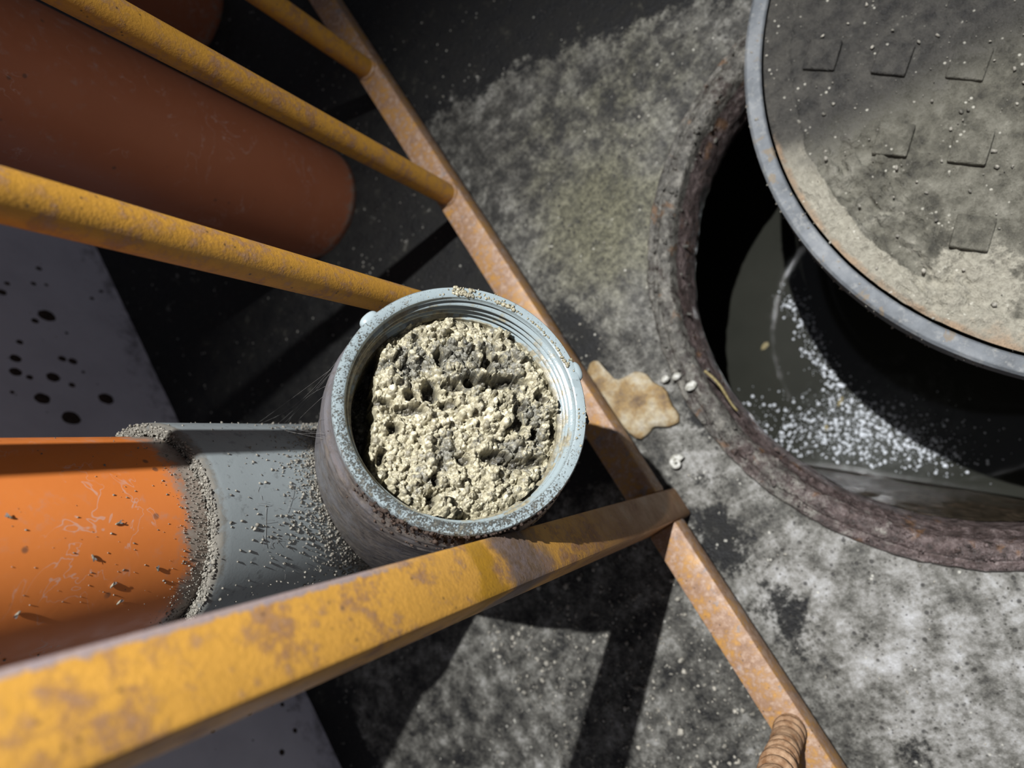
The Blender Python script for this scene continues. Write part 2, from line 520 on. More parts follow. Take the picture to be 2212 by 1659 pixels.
def mat_bubble():
    m = Mat('foam_bubble_film')
    n = m.noise(50)
    return m.out(m.mix(n, (0.62, 0.65, 0.68), (0.85, 0.88, 0.92)), 0.18, 1.0)  # near-white colour stands in for lamp glints on the foam


FLOOR = mat_floor(); WALL = mat_wall()
TUBE = mat_paint('rusty_yellow_tube', (0.70, 0.35, 0.05), 0.53, 0.68)
POST = mat_paint('rusty_yellow_post', (0.84, 0.43, 0.075), 0.53, 0.72, post_extra)
RAIL = mat_paint('rusted_rail', (0.48, 0.245, 0.06), 0.455, 0.60, None, ((0.14, 0.078, 0.046), (0.28, 0.165, 0.10), (0.42, 0.29, 0.20)))
REBAR = mat_plain('rusted_rebar', (0.20, 0.10, 0.045), (0.42, 0.27, 0.16), 120, 0.7, 0.3, 0.7, 0.002)
ORANGE = mat_pvc_orange(); DULLORANGE = mat_pvc_orange('dull_orange_pvc', 1.0, ((0.44, 0.155, 0.075), (0.37, 0.122, 0.056)))  # second one: darker, duller orange for the thick drain pipes
GREY = mat_pvc_grey(); BRANCH = mat_branch(); RIM = mat_rim(); SLUDGE = mat_sludge()
RING = mat_iron_ring(); TANK = mat_tank(); LID = mat_lid(); HOOP = mat_hoop(); WATER = mat_water(); BUBBLE = mat_bubble()
MUD = mat_plain('brown_mud', (0.030, 0.021, 0.016), (0.075, 0.052, 0.04), 300, 0.8, 0.2)
DUST = mat_plain('dry_grey_dirt', (0.11, 0.10, 0.083), (0.36, 0.335, 0.28), 350, 0.9, 0.15)
GRIT = mat_plain('pale_grit', (0.07, 0.066, 0.055), (0.46, 0.43, 0.36), 90, 0.8, 0.3)
WHITE = mat_plain('chalky_white', (0.26, 0.25, 0.20), (0.62, 0.61, 0.56), 250, 0.5, 0.5)
m_ = Mat('tan_rust_scale'); n_ = m_.noise(34, 6, 0.68); n2_ = m_.noise(170, 5, 0.7)
FLAKE = m_.out(m_.mix(m_.rng(n2_, 0.35, 0.7, 0, 0.5), m_.ramp(n_, [(0.34, (0.13, 0.085, 0.05)), (0.45, (0.30, 0.20, 0.085)), (0.55, (0.40, 0.33, 0.21)), (0.66, (0.46, 0.42, 0.33))]), (0.20, 0.15, 0.10)), 0.75, 0.3, m_.bump(n2_, 0.7, 0.002))
STRAW = mat_plain('dry_straw', (0.16, 0.12, 0.05), (0.30, 0.25, 0.11), 200, 0.6, 0.4)
WEB = mat_plain('cobweb_silk', (0.16, 0.15, 0.14), (0.30, 0.29, 0.27), 100, 0.5, 0.5)
BLACK = mat_plain('black_debris', (0.010, 0.009, 0.008), (0.03, 0.028, 0.025), 200, 0.35, 0.5)
GNAT = mat_plain('dead_gnat', (0.10, 0.085, 0.06), (0.30, 0.27, 0.2), 900, 0.6, 0.4)

# ------------------------------------------------------------------ floor with a round opening
MC = np.array([0.168, 0.109])           # manhole centre
R_OUT, R_IN = 0.308, 0.279


def make_floor():
    radii = np.concatenate([np.arange(0.300, 1.05, 0.005), np.geomspace(1.06, 2.4, 16)])
    seg = 420
    an = np.arange(seg) * 2 * math.pi / seg
    RR, AA = np.meshgrid(radii, an)
    x = MC[0] + RR * np.cos(AA); y = MC[1] + RR * np.sin(AA)
    n = len(radii)
    # cut away behind the wall by sliding vertices onto its foot
    wx = -0.795 - 0.05 * y
    x = np.maximum(x, wx - 0.01)
    P = np.stack([x.ravel(), y.ravel(), np.zeros(x.size)], 1)
    z = 0.0022 * fbm(P, 14, 4) + 0.0012 * fbm(P, 60, 3, 5.0)
    # groove of the screed edge that runs parallel to the wall
    gx = P[:, 0] + 0.497 + 0.004 * fbm(P, 12, 2, 9.0)
    z += 0.003 * sstep(0.004, -0.002, gx) - 0.004 * np.exp(-(gx - 0.004) ** 2 / 0.0025 ** 2)
    # settle towards the iron frame
    rr = np.hypot(P[:, 0] - MC[0], P[:, 1] - MC[1])
    z -= 0.003 * np.exp(-((rr - 0.31) / 0.01) ** 2)
    # short crack
    for (a, b) in (((-0.1741, -0.1446), (-0.1599, -0.1562)), ((-0.1599, -0.1562), (-0.1495, -0.1484)), ((-0.1741, -0.1446), (-0.195, -0.139))):
        a = np.array(a); b = np.array(b); ab = b - a
        t = np.clip(((P[:, :2] - a) @ ab) / (ab @ ab), 0, 1)
        dd = np.linalg.norm(P[:, :2] - a - t[:, None] * ab, axis=1)
        z -= 0.003 * np.exp(-(dd / 0.0022) ** 2)
    P[:, 2] = z
    V = P
    Fc = []
    idx = np.arange(seg * n).reshape(seg, n)
    nxt = np.roll(idx, -1, axis=0)
    q = np.stack([idx[:, :-1], nxt[:, :-1], nxt[:, 1:], idx[:, 1:]], -1).reshape(-1, 4)
    xx = V[:, 0][q]; area_ok = (xx.max(1) - xx.min(1)) > 1e-6
    q = q[area_ok]
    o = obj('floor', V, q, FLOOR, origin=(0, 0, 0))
    X, Y = V[:, 0], V[:, 1]
    w = 0.05 * fbm(V * [1, 1, 0], 7, 4, 3.0)
    g = lambda cx, cy, s, e=1.0: np.exp(-(((X - cx) ** 2 + ((Y - cy) / e) ** 2) / s ** 2))
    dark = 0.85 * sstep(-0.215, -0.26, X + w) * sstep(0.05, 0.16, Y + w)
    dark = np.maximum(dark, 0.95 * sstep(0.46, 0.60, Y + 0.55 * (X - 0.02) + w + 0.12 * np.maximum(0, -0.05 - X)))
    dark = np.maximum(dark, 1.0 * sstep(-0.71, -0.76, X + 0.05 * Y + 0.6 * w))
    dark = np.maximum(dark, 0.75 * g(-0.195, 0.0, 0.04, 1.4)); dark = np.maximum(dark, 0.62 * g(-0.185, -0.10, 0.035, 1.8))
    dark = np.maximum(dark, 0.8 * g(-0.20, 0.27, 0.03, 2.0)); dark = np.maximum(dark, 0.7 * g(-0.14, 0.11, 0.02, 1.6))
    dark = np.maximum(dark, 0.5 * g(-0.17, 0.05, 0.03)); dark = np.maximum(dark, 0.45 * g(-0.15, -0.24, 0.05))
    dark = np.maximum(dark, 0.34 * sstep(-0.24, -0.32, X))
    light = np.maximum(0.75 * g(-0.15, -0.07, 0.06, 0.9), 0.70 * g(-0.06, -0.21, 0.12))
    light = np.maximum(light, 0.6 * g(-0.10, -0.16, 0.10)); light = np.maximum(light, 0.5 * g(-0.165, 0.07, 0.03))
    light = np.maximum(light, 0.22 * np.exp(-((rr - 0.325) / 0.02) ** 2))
    green = np.maximum(0.95 * g(-0.10, 0.36, 0.11, 1.1), 0.6 * g(-0.04, 0.40, 0.10)); green = np.maximum(green, 0.5 * g(-0.02, 0.45, 0.20))
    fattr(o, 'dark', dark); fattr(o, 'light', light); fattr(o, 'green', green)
    tag(o, kind='structure')
    return o


make_floor()


def wall_x(y): return -0.795 - 0.05 * y


def make_wall():
    y0, y1 = -1.6, 2.4
    f0, f1 = wall_x(y0), wall_x(y1)
    V = [(f0, y0, -0.02), (f1, y1, -0.02), (f1, y1, 2.3), (f0, y0, 2.3), (f0 - .12, y0, -0.02), (f1 - .12, y1, -0.02), (f1 - .12, y1, 2.3), (f0 - .12, y0, 2.3)]
    Fc = [(0, 1, 2, 3), (5, 4, 7, 6), (1, 5, 6, 2), (4, 0, 3, 7), (3, 2, 6, 7), (4, 5, 1, 0)]
    o = obj('wall_back', V, Fc, WALL, smooth=False)
    tag(o, kind='structure')
    spots = [(.7731, .1444, 11), (.7595, .1653, 4.5), (.681, .2138, 6.5), (.6564, .2206, 7), (.6482, .2049, 4), (.6882, .1484, 5), (.6847, .1339, 5.5),
             (.6508, .1727, 8), (.6384, .1503, 4), (.6108, .1993, 9), (.6149, .1076, 10), (.5772, .1709, 11), (.8097, .1968, 5.5), (.8402, .1443, 3.5),
             (.8776, .1252, 4), (.7131, .1995, 4), (.8286, .0565, 3), (.8497, .034, 3), (.8306, .1841, 3.5), (.8422, .1245, 2.5),
             (.1119, .0986, 3.5), (.1097, .1548, 3), (.0665, .0461, 3), (.0499, .0782, 3.5), (.1035, .0474, 2.6), (.6650, .1250, 2.2), (.7420, .1250, 2.2), (.62, .235, 2.5)]
    for k, (y, z, s) in enumerate(spots):
        s *= 0.00105
        v = ICO_V.copy()
        bmv = ICO3_V[ICO3_V[:, 0] > -0.05] if False else ICO3_V
        ang = np.arctan2(bmv[:, 2], bmv[:, 1])
        rad = 1 + 0.16 * pn(np.stack([np.cos(ang) * 2.5 + k * 3.1, np.sin(ang) * 2.5, np.full(len(ang), .5)], 1))
        vv = np.stack([bmv[:, 0] * 0.0012, bmv[:, 1] * s * rad, bmv[:, 2] * s * 1.12 * rad], 1)
        obj('mud_spot', vv + [wall_x(y), y, z], ICO3_F, MUD, parent=o)
    return o


make_wall()


# ------------------------------------------------------------------ tank below the opening, water, foam
WZ = -0.38
TN = np.array([-0.67, -0.742]); TT = np.array([0.742, -0.67])       # outward normal and run of the straight tank wall
TD = 0.2625


def make_tank():
    def pt(a, b, z):   # a outward, b along
        p = MC + TN * a + TT * b
        return (p[0], p[1], z)
    out_, in_, side = TD, -0.75, 0.8
    # straight wall gets a rough surface
    nx, nz = 110, 50
    V, Fc = [], []
    for j in range(nz):
        for i in range(nx):
            b = -side + 2 * side * i / (nx - 1); z = -0.075 - 0.5 * max(j - 1, 0) / (nz - 2)
            V.append(pt(out_ + (0.3 if j == 0 else 0.014 * max(0.0, 1 - (-0.075 - z) / 0.16) ** 2), b, z))
    V = np.array(V)
    amp = 0.012 * fbm(V, 9, 4) + 0.005 * fbm(V, 40, 3)
    amp[:nx] = 0
    V[:, :2] -= TN * np.abs(amp)[:, None]
    for j in range(nz - 1):
        for i in range(nx - 1):
            Fc.append((j * nx + i, j * nx + i + 1, (j + 1) * nx + i + 1, (j + 1) * nx + i))
    o = obj('wall_tank_near', V, Fc, TANK); tag(o, kind='structure')
    b0 = [pt(out_ + .3, side, -.006), pt(in_, side, -.006), pt(in_, -side, -.006), pt(out_ + .3, -side, -.006)]
    b1 = [(p[0], p[1], -.6) for p in b0]
    o = obj('wall_tank_far', b0 + b1, [(0, 1, 5, 4), (1, 2, 6, 5), (2, 3, 7, 6), (3, 0, 4, 7), (4, 5, 6, 7)], TANK, smooth=False)
    tag(o, kind='structure')
    # water sheet
    nx = 120
    u = np.linspace(in_, out_ - 0.003, nx); v = np.linspace(-side, side, nx)
    U, W = np.meshgrid(u, v)
    P = MC + U.ravel()[:, None] * TN + W.ravel()[:, None] * TT
    V = np.c_[P, np.full(len(P), WZ)]
    V[:, 2] += 0.00012 * fbm(V, 12, 3)
    idx = np.arange(nx * nx).reshape(nx, nx)
    q = np.stack([idx[:-1, :-1], idx[:-1, 1:], idx[1:, 1:], idx[1:, :-1]], -1).reshape(-1, 4)
    o = obj('sewage_water', V, q, WATER)
    sc = np.exp(-(((V[:, 0] + 0.02) / 0.16) ** 2 + ((V[:, 1] - 0.0) / 0.13) ** 2))
    fattr(o, 'scum', sc)
    tag(o, 'dark murky water standing deep inside the open manhole', 'water', kind='stuff')
    # foam: clouds of small bubbles floating on the water
    pts, sz = [], []
    edge = [(0.0069, 0.2412), (0.0028, 0.1905), (-0.0102, 0.1393), (-0.0169, 0.0765), (-0.0048, 0.0112), (0.0207, -0.0411), (0.0487, -0.0859)]
    for k in range(2300):
        if rng.random() < 0.68:
            q_ = rng.normal(size=2) * [0.070, 0.028]
            p = np.array([-0.040, 0.022]) + q_[0] * TT + q_[1] * TN
        else:
            t = rng.random() * (len(edge) - 1); i = int(t)
            p = np.array(edge[i]) * (1 - t + i) + np.array(edge[i + 1]) * (t - i) + rng.normal(size=2) * 0.010
        if (p - MC) @ TN > TD - 0.012: continue
        pts.append((p[0], p[1], WZ)); sz.append(0.0005 + 0.0021 * rng.random() ** 4)
    V = []; Fc = []
    for p, s in zip(pts, sz):
        Fc.append(ICO_F2 + len(V) * len(ICO_V2)); V.append(ICO_V2 * [s, s, s * .8] + np.array(p) + [0, 0, s * .1])
    o = obj('foam_bubbles', np.concatenate(V), np.concatenate(Fc), BUBBLE)
    tag(o, 'foam bubbles, whitened for glints, floating on the dark manhole water', 'foam', kind='stuff')


_bm = bmesh.new(); bmesh.ops.create_icosphere(_bm, subdivisions=2, radius=1.0); _bm.verts.index_update()
ICO_V2 = np.array([v.co[:] for v in _bm.verts]); ICO_F2 = np.array([[v.index for v in f.verts] for f in _bm.faces]); _bm.free()
make_tank()


def leaf_bit(p, ang, L, W, mat, name, label):
    ca, sa = math.cos(ang), math.sin(ang)
    V = []
    for (a, b, c) in [(-1, 0, 0), (-.4, .8, .1), (.5, 1, .1), (1, 0, .05), (.5, -1, 0), (-.4, -.9, 0), (0, 0, .5)]:
        x, y = a * L, b * W
        V.append((p[0] + x * ca - y * sa, p[1] + x * sa + y * ca, p[2] + 0.0008 + c * 0.001))
    V += [(v[0], v[1], v[2] - 0.0009) for v in V[:6]]
    Fc = [(i, (i + 1) % 6, 6) for i in range(6)] + [(7 + i, 7 + (i + 1) % 6, (i + 1) % 6, i) for i in range(6)] + [tuple(range(12, 6, -1))]
    tag(obj(name, V, Fc, mat, smooth=False), label, 'debris')


# ------------------------------------------------------------------ manhole frame (iron ring)
def make_ring():
    root = empty('cast_iron_manhole', (MC[0], MC[1], 0), 'rusty wet cast iron ring framing the open manhole', 'manhole')

    def wob(V):
        q = V - [MC[0], MC[1], 0]
        r = np.hypot(q[:, 0], q[:, 1])
        k = 1 + (0.0045 * fbm(V, 16, 3) + 0.0035 * fbm(V, 60, 4)) / r
        V = V.copy(); V[:, :2] = MC + q[:, :2] * k[:, None]
        V[:, 2] += 0.0055 * fbm(V, 34, 4, 4.0) + 0.003 * fbm(V, 110, 3, 6.0)
        return V
    prof = [(.3095, -.02), (.3090, .000), (.3070, .0035), (.3025, .004), (.3005, .001), (.2990, .001), (.2975, .0045), (.2930, .006), (.2880, .0052), (.2840, .003), (.2815, -.002), (.2800, -.010), (.2780, -.020), (.2750, -.028), (.2730, -.040), (.2725, -.055), (.2725, -.072), (.3095, -.072)]
    fine = []
    for a, b in zip(prof[:-1], prof[1:]):
        for t in (0, .5): fine.append((a[0] + (b[0] - a[0]) * t, a[1] + (b[1] - a[1]) * t))
    fine.append(prof[-1])
    V, Fc = lathe(fine, (MC[0], MC[1], 0), seg=420, closed=True, wob=wob)
    o = obj('ring_casting', V, Fc, RING, root)
    fattr(o, 'dusty', np.clip(0.55 + 1.6 * (V[:, 1] - 0.10) - 1.0 * (V[:, 0] + .05), 0.05, 0.8) * (V[:, 2] > -.012))
    # lumps of scale sitting on the seat
    pts, sz = [], []
    for k in range(900):
        a = rng.uniform(0, 2 * math.pi); r = rng.choice([rng.uniform(.2725, .283), rng.uniform(.283, .305)])
        z = 0.006 if r > .283 else -0.012 - 0.05 * rng.random() * (r < .279)
        pts.append((MC[0] + r * math.cos(a), MC[1] + r * math.sin(a), z)); sz.append(0.0008 + 0.0028 * rng.random() ** 3)
    V, Fc = crumbs(pts, sz)
    o = tag(obj('rust_scale', V, Fc, RING, root), kind='stuff')
    fattr(o, 'dusty', np.clip(0.5 + 1.6 * (V[:, 1] - 0.10), 0.1, 0.8))


make_ring()

# ------------------------------------------------------------------ manhole lid, slid half off
LC = np.array([0.367, 0.1725]); LR = 0.3226; LZ = 0.05


def make_lid():
    root = empty('manhole_cover', (LC[0], LC[1], 0.012), 'heavy round manhole cover with worn square treads, slid half off its opening', 'manhole cover')
    pr = [(LR - .016, LZ - .006), (LR - .016, LZ - .002), (LR - .0145, LZ), (LR - .0025, LZ + .0005), (LR, LZ - .002), (LR, LZ - .02), (LR - .0005, LZ - .036), (LR - .003, .012), (LR - .016, .012)]

    def wob(V):
        V = V.copy(); V += (0.0006 * fbm(V, 60, 3))[:, None] * np.array([1, 1, .8]); return V
    pr = [(a[0] + (b[0] - a[0]) * t, a[1] + (b[1] - a[1]) * t) for a, b in zip(pr[:-1], pr[1:]) for t in (0, .12, .5, .88)] + [pr[-1]]
    V, Fc = lathe(pr, (LC[0], LC[1], 0), seg=300, closed=True, wob=wob)
    o = obj('steel_hoop', V, Fc, HOOP, root)
    o['label'] = 'grey steel hoop around the lid edge'
    # cast field
    rad = np.concatenate([np.linspace(0, .18, 90), np.linspace(.1815, LR - .0185, 80)])
    seg = 420
    an = np.arange(seg) * 2 * math.pi / seg
    RR, AA = np.meshgrid(rad, an)
    V = np.stack([LC[0] + RR.ravel() * np.cos(AA.ravel()), LC[1] + RR.ravel() * np.sin(AA.ravel()), np.full(RR.size, LZ - 0.003)], 1)
    R1 = RR.ravel()
    q2 = V * [1, 1, 0]
    w = fbm(q2, 18, 4, 2.0)
    border = sstep(LR - .046, LR - .042, R1 + 0.012 * fbm(q2, 30, 4, 8.0))
    crust = np.clip(border + np.exp(-(((V[:, 0] - 0.13) / 0.04) ** 2 + ((V[:, 1] - 0.06) / 0.06) ** 2)), 0, 1)
    V[:, 2] += 0.0028 * border + 0.0035 * w + 0.0026 * fbm(q2, 60, 4) + 0.0012 * fbm(q2, 170, 3)
    # broken crust patches near the edge that faces the fence
    br = np.exp(-(((V[:, 0] - 0.112) / 0.030) ** 2 + ((V[:, 1] - 0.195) / 0.045) ** 2)) + 0.6 * np.exp(-(((V[:, 0] - 0.105) / 0.03) ** 2 + ((V[:, 1] - 0.09) / 0.05) ** 2))
    cell = fbm(q2, 55, 4, 31.0)
    br = np.clip(br * 1.6, 0, 1)
    V[:, 2] += br * (0.0045 * sstep(0.0, 0.02, cell) - 0.0045 * sstep(0.0, -0.03, cell))
    n = len(rad)
    idx = np.arange(seg * n).reshape(seg, n); nxt = np.roll(idx, -1, 0)
    q = np.stack([idx[:, :-1], nxt[:, :-1], nxt[:, 1:], idx[:, 1:]], -1).reshape(-1, 4)
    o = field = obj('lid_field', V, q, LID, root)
    X, Y = V[:, 0], V[:, 1]
    fattr(o, 'crust', crust)
    beam_shade = sstep(0.215, 0.30, Y + 0.25 * X - 0.05 + 0.03 * w)  # painted lamp fall-off again, thins the rust colour
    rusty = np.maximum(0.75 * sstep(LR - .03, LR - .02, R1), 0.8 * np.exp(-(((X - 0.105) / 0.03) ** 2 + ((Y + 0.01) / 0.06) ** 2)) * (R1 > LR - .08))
    fattr(o, 'rusty', rusty * (1 - beam_shade * .7))
    # square treads
    du = np.array([0.0191, -0.0241]); du /= np.linalg.norm(du)
    dv = np.array([du[1], -du[0]]) * -1.0
    c0 = np.array([0.1563, 0.2089]); S = 0.0290; pitch_u = 0.0607; pitch_v = 0.0717
    base = None
    for i in range(-6, 12):
        for j in range(-8, 9):
            c = c0 + du * pitch_u * (i + 0.0 * (j % 2)) - dv * pitch_v * j
            c = c + du * 0.021 * j
            if np.linalg.norm(c - LC) > LR - 0.068: continue
            if base is None:
                V, Fc = bevel_box(-S / 2, S / 2, -S / 2, S / 2, 0, 0.007, 0.0014)
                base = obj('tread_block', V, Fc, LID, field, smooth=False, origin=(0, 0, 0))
                b = base
            else:
                b = base.copy(); COL.objects.link(b); b.parent = field
            zz = LZ - 0.0054 + 0.0014 * rng.uniform(-1, 1) + (0.0008 if c[0] < .2 and c[1] < .24 else 0)
            b.location = Vector((c[0], c[1], zz)) - wloc(field)
            b.rotation_euler = (rng.uniform(-.03, .03), rng.uniform(-.03, .03), math.atan2(du[1], du[0]) + rng.uniform(-.04, .04))
    # grit stuck to the lid
    pts, sz = [], []
    for k in range(1500):
        r = LR * math.sqrt(rng.random()) * .985; a = rng.uniform(0, 2 * math.pi)
        pts.append((LC[0] + r * math.cos(a), LC[1] + r * math.sin(a), LZ - (0.001 if r < LR - .02 else -.0005))); sz.append(0.0004 + 0.0020 * rng.random() ** 4)
    for k in range(260):
        a = rng.uniform(0, 2 * math.pi); r = LR + .0005
        pts.append((LC[0] + r * math.cos(a), LC[1] + r * math.sin(a), rng.uniform(.014, .046))); sz.append(0.0006 + 0.0012 * rng.random() ** 2)
    V, Fc = crumbs(pts, sz)
    tag(obj('stuck_grit', V, Fc, GRIT, root), kind='stuff')


make_lid()

# ------------------------------------------------------------------ rusty yellow guard frame
FX0, FX1 = -0.236, -0.203          # back and front of the frame
POST_Y0, POST_Y1 = 0.0315, 0.0642
RZ0, RZ1 = 0.034, 0.066             # bottom rail


def make_frame():
    root = empty('guard_frame', (-0.22, 0.047, 0), 'rusty yellow steel guard frame standing between the wall pipes and manhole', 'railing')

    def sq(name, x0, x1, y0, y1, z0, z1, mat, long_axis):
        V, Fc = bevel_box(x0, x1, y0, y1, z0, z1, 0.0028)
        return obj(name, V, Fc, mat, root, smooth=True, angle=40)
    sq('post', FX0, FX1, POST_Y0, POST_Y1, 0.001, 1.2, POST, 2)
    a = sq('bottom_rail', FX0, FX1 - .001, POST_Y1, 1.55, RZ0, RZ1, RAIL, 1)
    b = sq('bottom_rail', FX0, FX1 - .001, -0.62, POST_Y0, RZ0, RZ1, RAIL, 1)
    sq('top_rail', FX0, FX1, -0.62, 1.55, 1.2, 1.232, RAIL, 1)
    for y, r in ((0.27, .0122), (0.486, .0128), (0.7085, .0126), (0.93, .0125), (1.15, .0125)):
        P = [(-0.2195, y, z) for z in np.linspace(RZ1 - .001, 1.2, 60)]
        V, Fc = tube_path(P, r, 28)
        tube = obj('upright_tube', V, Fc, TUBE, root, angle=60)
        # weld bead at the foot
        e = ICO3_V * [.0155, .0155, .005] * (1 + .2 * fbm(ICO3_V, 3, 2, y * 9))[:, None] + [-.2195, y, RZ1]
        obj('weld_bead', e, ICO3_F, RAIL, tube)
    # ribbed reinforcing bar welded in place of a tube
    zz = np.linspace(RZ1 - .001, 1.2, 700)
    R = 0.0122 + 0.0014 * np.clip(np.sin(zz * 2 * math.pi / 0.0125 + 1.5 * np.sin(zz * 90)) * 2.0, -1, 1) + 0.0012 * np.sin(zz * 410) * np.sin(zz * 73)
    V, Fc = tube_path([(-0.2195 + .002 * math.sin(z * 3), -0.172, z) for z in zz], R, 24)
    o = obj('ribbed_bar', V, Fc, REBAR, root)
    o['label'] = 'rusted ribbed reinforcing bar'


make_frame()

# ------------------------------------------------------------------ pipes along the wall
S = 1.2                             # the stack is a 130 mm pipe
PX, PY = -0.343 * S, 0.1620 * S             # axis of the stack with the inspection branch
LIP_Z = CAM_H - 0.262 * S


def pipe_geo(cx, cy, r, z0, z1, seg=96, nz=60, wall=.004):
    prof = [(r - wall, z0)] + [(r, z) for z in np.linspace(z0, z1, nz)] + [(r - wall, z1)]
    return lathe(prof, (cx, cy, 0), seg=seg, closed=False)


def make_pipes():
    V, Fc = pipe_geo(PX, PY, .0545 * S, LIP_Z - .045, 1.5, nz=160)
    o = obj('sewer_pipe', V, Fc, ORANGE)
    V = np.asarray(V)
    fattr(o, 'dirt', 0.95 * np.exp(-((V[:, 2] - LIP_Z) / 0.022) ** 2))
    tag(o, 'bright orange plastic sewer pipe running down into the grey branch fitting', 'pipe')
    V, Fc = pipe_geo(PX, PY, .0545 * S, -0.01, JZ - .09, nz=12)
    o = obj('sewer_pipe', V, Fc, ORANGE); fattr(o, 'dirt', np.full(len(V), .3))
    tag(o, 'short orange pipe stub below the grey branch fitting, entering the floor', 'pipe')
    for (x, y, lab) in ((-0.42, 0.68, 'thick dull orange pipe entering the floor between the frame tubes'),
                        (-0.45, 1.14, 'farther thick dull orange pipe, at the top edge of the picture')):
        V, Fc = pipe_geo(x, y, .0815, -0.01, 1.6, nz=80)
        o = obj('drain_pipe', V, Fc, DULLORANGE)
        V = np.asarray(V)
        fattr(o, 'dirt', 0.55 * np.exp(-(V[:, 2] / 0.03) ** 2))
        tag(o, lab, 'pipe', 'thick wall pipes')


# ------------------------------------------------------------------ grey wye fitting with the clogged inspection mouth
RC = np.array([-0.148 * S, 0.116 * S, CAM_H - 0.3045 * S])          # centre of the open rim
hd = np.array([RC[0] - PX, RC[1] - PY]); hl = np.linalg.norm(hd)
AX = np.array([hd[0] / hl, hd[1] / hl, 1.0]); AX /= np.linalg.norm(AX)   # mouth axis, outwards, 45 degrees
JZ = RC[2] - hl                                           # where the axes meet
cr = np.array(right)
E1 = cr - AX * (cr @ AX); E1 /= np.linalg.norm(E1)        # picture right
E2 = np.cross(AX, E1)                                     # picture up
BLEN = hl * math.sqrt(2)
make_pipes()


def cup(u, v, w): return RC + np.outer(np.atleast_1d(u), E1) + np.outer(np.atleast_1d(v), E2) + np.outer(np.atleast_1d(w), AX)


def make_fitting():
    root = empty('pipe_branch_fitting', (PX, PY, JZ - .09), 'grey plastic branch fitting whose open inspection mouth is clogged', 'pipe fitting')
    zb = JZ - 0.10
    prof = [(.056, LIP_Z - .04), (.056, LIP_Z), (.0605, LIP_Z + .0005), (.0622, LIP_Z - .002)] + [(.0625, z) for z in np.linspace(LIP_Z - .004, zb, 60)] + [(.0565, zb), (.0565, zb + .03)]
    prof = [(r * S, z) for r, z in prof]
    V, Fc = lathe(prof, (PX, PY, 0), seg=128)
    o = obj('main_barrel', V, Fc, GREY, root, angle=50)
    V = np.asarray(V)
    # dirt collects on the lip and in the crook below the mouth
    q = V - RC
    s = q @ AX
    rad = np.linalg.norm(q - np.outer(s, AX), axis=1)
    crook = np.exp(-np.clip(rad - .083, 0, 1) / 0.012)
    fattr(o, 'dirt', np.clip(1.0 * np.exp(-((V[:, 2] - LIP_Z) / 0.006) ** 2) + 1.05 * crook, 0, 1.2))
    # branch barrel
    def flare(t):   # t distance below the rim
        t = t / S
        return S * (0.0645 + 0.0052 * sstep(0.008, 0.03, t) + 0.003 * sstep(0.05, 0.10, t))
    pr = [(flare(t), -t) for t in np.linspace(0.0090, BLEN - .02, 220)]
    # turned ridges
    pr = [(r + 0.0011 * math.exp(-((-z - .024) / .002) ** 2) + .0009 * math.exp(-((-z - .042) / .002) ** 2) + .0007 * math.exp(-((-z - .012) / .0015) ** 2), z) for r, z in pr]

    def wob(V):
        V = V.copy(); q = V - RC; s = q @ AX; rd = q - np.outer(s, AX)
        rr = np.linalg.norm(rd, axis=1)
        return V + rd / rr[:, None] * (0.0006 * fbm(V, 120, 3) + 0.0008 * np.clip(fbm(V, 45, 3, 7.), 0, 1))[:, None]
    V, Fc = lathe(pr, RC, AX, 200, wob=wob)
    o = obj('branch_barrel', V, Fc, BRANCH, root)
    q = (V - RC) / S; v = q @ E2
    fattr(o, 'dirt', np.clip(0.45 - 6.0 * v, 0.25, 0.9))
    # rim with screw thread inside
    prof = [(.0640, -.012), (.0645, -.0085), (.0650, -.0070), (.0652, -.0030), (.0650, -.0010), (.0643, 0.0), (.0600, 0.0), (.0592, -.0006), (.0590, -.0022)]
    for k in range(60):
        t = k / 59.0
        z = -.0030 - .0150 * t
        prof.append((.0584 - 0.0006 * t + .00125 * math.sin(t * 2 * math.pi * 3.2), z))
    prof += [(.0570, -.0190), (.0552, -.0195), (.0549, -.024), (.0549, -.06), (.0549, -.09)]

    prof = [(r * S, z * S) for r, z in prof]

    def wob2(V):
        V = V.copy(); q = V - RC
        V += np.outer(0.00035 * fbm(V, 90, 3), AX)
        return V
    V, Fc = lathe(prof, RC, AX, 320, wob=wob2)
    o = rim = obj('rim', V, Fc, RIM, root, angle=38)
    o['label'] = 'pale threaded rim of the mouth'
    q = (V - RC) / S; u = q @ E1; v = q @ E2; s = q @ AX
    r = np.hypot(u, v)
    th = np.arctan2(v, u)
    lowd = np.clip(-v / .065, 0, 1) ** 1.5 * 0.75 + np.clip(-u / .065, 0, 1) ** 2 * .50
    ring = np.exp(-((r - .0612) / .0022) ** 2)
    dirt = (lowd * (0.6 + 0.6 * ring) + .06) * (s > -.0025) + 0.3 * (s < -.0025) * (r > .06)
    fattr(o, 'dirt', np.clip(dirt, 0, 1))
    fattr(o, 'inside', np.clip((s < -.003) * (r < .0598) * (0.62 + 0.30 * np.clip(-u / .055, 0, 1) + 0.4 * (s < -.019)), 0, 1))
    # two lugs on the rim
    for (px, py) in ((785, 690), (1243, 778)):
        a = math.atan2(-(py - 873) * 1.0, px - 1003)
        c = cup(math.cos(a) * .0648 * S, math.sin(a) * .0648 * S, -.0035 * S)[0]
        rdv = math.cos(a) * E1 + math.sin(a) * E2; tg = -math.sin(a) * E1 + math.cos(a) * E2
        v = ICO3_V
        sv = np.sign(v) * np.abs(v) ** 0.8
        obj('lug', c + np.outer(sv[:, 0] * .0043, rdv) + np.outer(sv[:, 1] * .0068, tg) + np.outer(sv[:, 2] * .0043, AX), ICO3_F, RIM_CLEAN, rim)


